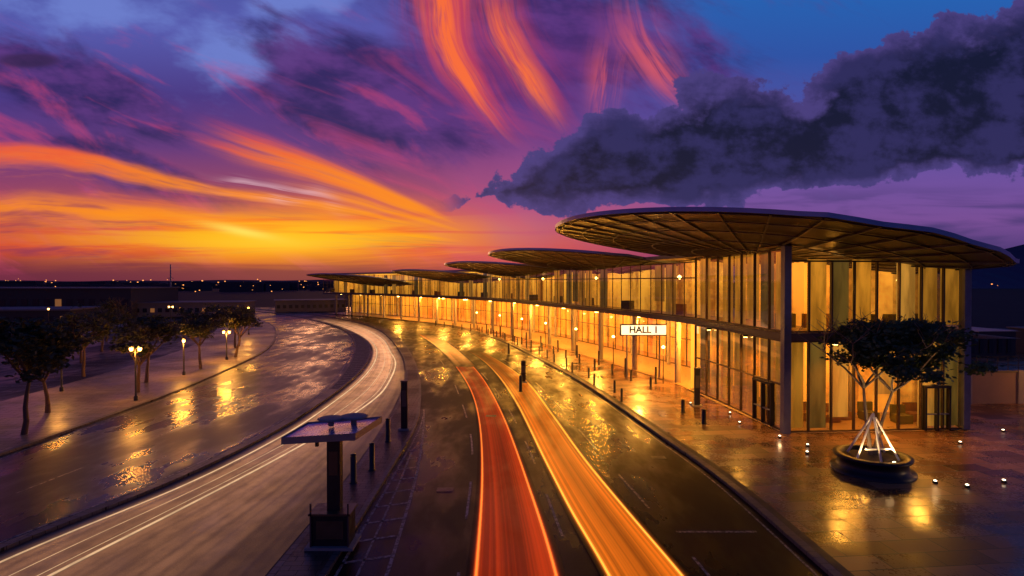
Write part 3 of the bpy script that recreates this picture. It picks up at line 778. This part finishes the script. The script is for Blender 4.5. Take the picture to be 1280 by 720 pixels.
def street_lamp(x, y, h, e, arms=2, light=True):
    E = empty('street_lamp'); mb = MB()
    mb.lathe((x,y,.12),[(.14,0),(.14,.3),(.07,.36),(.055,h-.5),(.05,h)], M_dark, 10)
    hs = [(-.32,0),(.32,0)] if arms == 2 else [(0,0)]
    for a, b2 in hs:
        if arms == 2: mb.tube((x,y,h-.25),(x+a,y+b2,h-.05),.03,.03,M_dark,6)
        mb.lathe((x+a,y+b2,h),[(.05,0),(.17,.28),(.2,.30),(.06,.42),(0,.44)], M_dark, 12)
    mb.build('pole', E, True)
    mb = MB()
    for a, b2 in hs: mb.lathe((x+a,y+b2,h+.02),[(.0,-.12),(.10,-.08),(.13,.06),(.12,.2)], M_lamp, 12)
    mb.build('lantern', E, True)
    if light: plight((x,y-.3,h-.25), e, (1.,.40,.05), .2, par=E)
street_lamp(-28.1,42.4,3.9,420); street_lamp(-32.4,64.5,3.2,900); street_lamp(-31.2,54,3.3,620,1); street_lamp(-37.5,78,3.6,700,1)
street_lamp(-75,92,4.5,300,1,False); street_lamp(-60,100,4.5,300,2,False); street_lamp(-44,95,4.5,600,1)
street_lamp(-36.5,46,3.8,300,1,True); street_lamp(-35.0,35.0,3.6,220,1,True)

M_bldark = simple('distant_building_wall', (.055,.045,.05), .8)
M_blpale = simple('distant_building_pale', (.16,.13,.13), .7)
M_winfar = emis('distant_window_glow', (1.,.40,.10), .16)
def lowbuilding(x, y, wd, dp, h, rot, wins=10, wm=M_bldark):
    E = empty('low_airport_building'); mb = MB(); mb.box((x,y,h/2),(wd,dp,h), wm, rot); mb.box((x,y,h+.15),(wd+.8,dp+.8,.3), M_blpale, rot)
    ca, sa = math.cos(rot), math.sin(rot)
    for i in range(wins*3):
        u = -wd/2+wd*(i+.5)/(wins*3); mb.box((x+u*ca+sa*(dp/2+.03),y+u*sa-ca*(dp/2+.03),h*.5),(wd/(wins*3)*.55,.08,h*.3), M_winfar if rnd()<.15 else M_dark, rot)
    mb.build('walls_and_windows', E)
lowbuilding(-135,150,80,22,7.2,.05,10); lowbuilding(-190,175,60,30,9.0,.1,8); lowbuilding(-84,152,26,12,3.4,.2,5,M_blpale); lowbuilding(-105,118,30,14,3.2,.2,5)
lowbuilding(-62,175,20,10,3.2,.4,4,M_blpale)
mb = MB(); mb.tube((-99,165,0),(-99,165,14),.3,.15,M_steel,8)
for z in (4,7,10): mb.box((-99,165,z),(1.2,1.2,.15), M_steel)
mb.build('communication_mast')
mb = MB(); random.seed(5)
for i in range(170):
    d = U_(420,1500); px = U_(-640,-235) if rnd() < .85 else U_(575,640)
    x = px*d/711; z = U_(.5, 6) if d < 900 else U_(1,14); s_ = d/711*U_(.4,1.1)
    mb.box((x,d,z),(s_,s_,s_), M_far)
mb.build('city_lights')
mb = MB()
for i in range(120):
    d = U_(500,1400); px = U_(-660,-240); mb.box((px*d/711,d,U_(1,3)),(U_(10,40),12,U_(5,14)), M_bldark, U_(-.3,.3))
mb.build('distant_town')
def hill(name, x0, x1, y, hf, col):
    mm_ = simple(name+'_surface', col, .9, sc=.02); mb = MB(); N = 60
    pr = [(x0+(x1-x0)*i/N, hf(i/N)) for i in range(N+1)]
    for a, b2 in zip(pr, pr[1:]):
        mb.face([(a[0],y-160,-1),(b2[0],y-160,-1),(b2[0],y,b2[1]),(a[0],y,a[1])], mm_); mb.face([(a[0],y,a[1]),(b2[0],y,b2[1]),(b2[0],y+400,-1),(a[0],y+400,-1)], mm_)
    mb.build(name)
hill('hill', 560, 2200, 900, lambda t: (82*min(1,(t/.2))**.7*(.85+.15*math.sin(t*9))+6*mnoise.noise((t*14,1,0))) if t>0 else 0, (.05,.055,.11))
hill('hill', -2600, 500, 2600, lambda t: 14+10*mnoise.noise((t*8,3,0)), (.02,.015,.02))
BW = empty('boundary_wall'); mb = MB(); wr = .05
mb.box((47,42,1.25),(30,.35,2.3), M_wallc, wr); mb.box((47,42,2.47),(30.2,.5,.14), M_slab, wr)
for i in range(8): 
    u = -14+i*4; mb.box((47+u*math.cos(wr),42+u*math.sin(wr)-.03,1.3),(.5,.5,2.5), M_conc, wr)
mb.build('wall_panels', BW)
mb = MB()
for i in range(38):
    u = -14.8+i*.8; mb.tube((47+u*math.cos(wr),42+u*math.sin(wr),2.5),(47+u*math.cos(wr),42+u*math.sin(wr),3.5),.025,.025,M_dark,5)
for z in (2.9,3.2,3.5): mb.tube((47-15*math.cos(wr),42-15*math.sin(wr),z),(47+15*math.cos(wr),42+15*math.sin(wr),z),.025,.025,M_dark,5)
mb.build('railing', BW)
for k in range(3):
    mb = MB(); mb.box((47+k*10,66+k*3,1.6),(6.5,2.5,3.0), M_bldark, .1); mb.box((47+k*10,66+k*3,3.16),(6.8,2.8,.12), M_blpale, .1)
    for q in range(5): mb.box((47+k*10-2.4+q*1.2,66+k*3-1.4-.2+q*.12,1.5),(.5,.06,2.0), M_dark, .1)
    mb.build('utility_shed')
street_lamp(40.5,38.5,3.6,450,1,True)  # lamp added out of view to warm the boundary wall

sl_ = bpy.data.lights.new('sun','SUN'); sl_.energy = .12; sl_.angle = math.radians(8); sl_.color = (1.,.42,.22)
so = bpy.data.objects.new('sun', sl_); COL.objects.link(so)
sd = Vector((math.sin(SUN_AZ)*math.cos(SUN_EL), math.cos(SUN_AZ)*math.cos(SUN_EL), math.sin(SUN_EL)))
so.rotation_euler = sd.to_track_quat('Z','Y').to_euler()
cam = bpy.data.cameras.new('camera'); cam.lens = 20; cam.sensor_width = 36; cam.clip_end = 12000; cam.clip_start = .1
co_ = bpy.data.objects.new('camera', cam); co_.location = (0,0,9); co_.rotation_euler = (math.radians(90-.645),0,0); COL.objects.link(co_)
scene.camera = co_
scene.view_settings.view_transform = 'Standard'; scene.view_settings.look = 'None'; scene.view_settings.exposure = 0
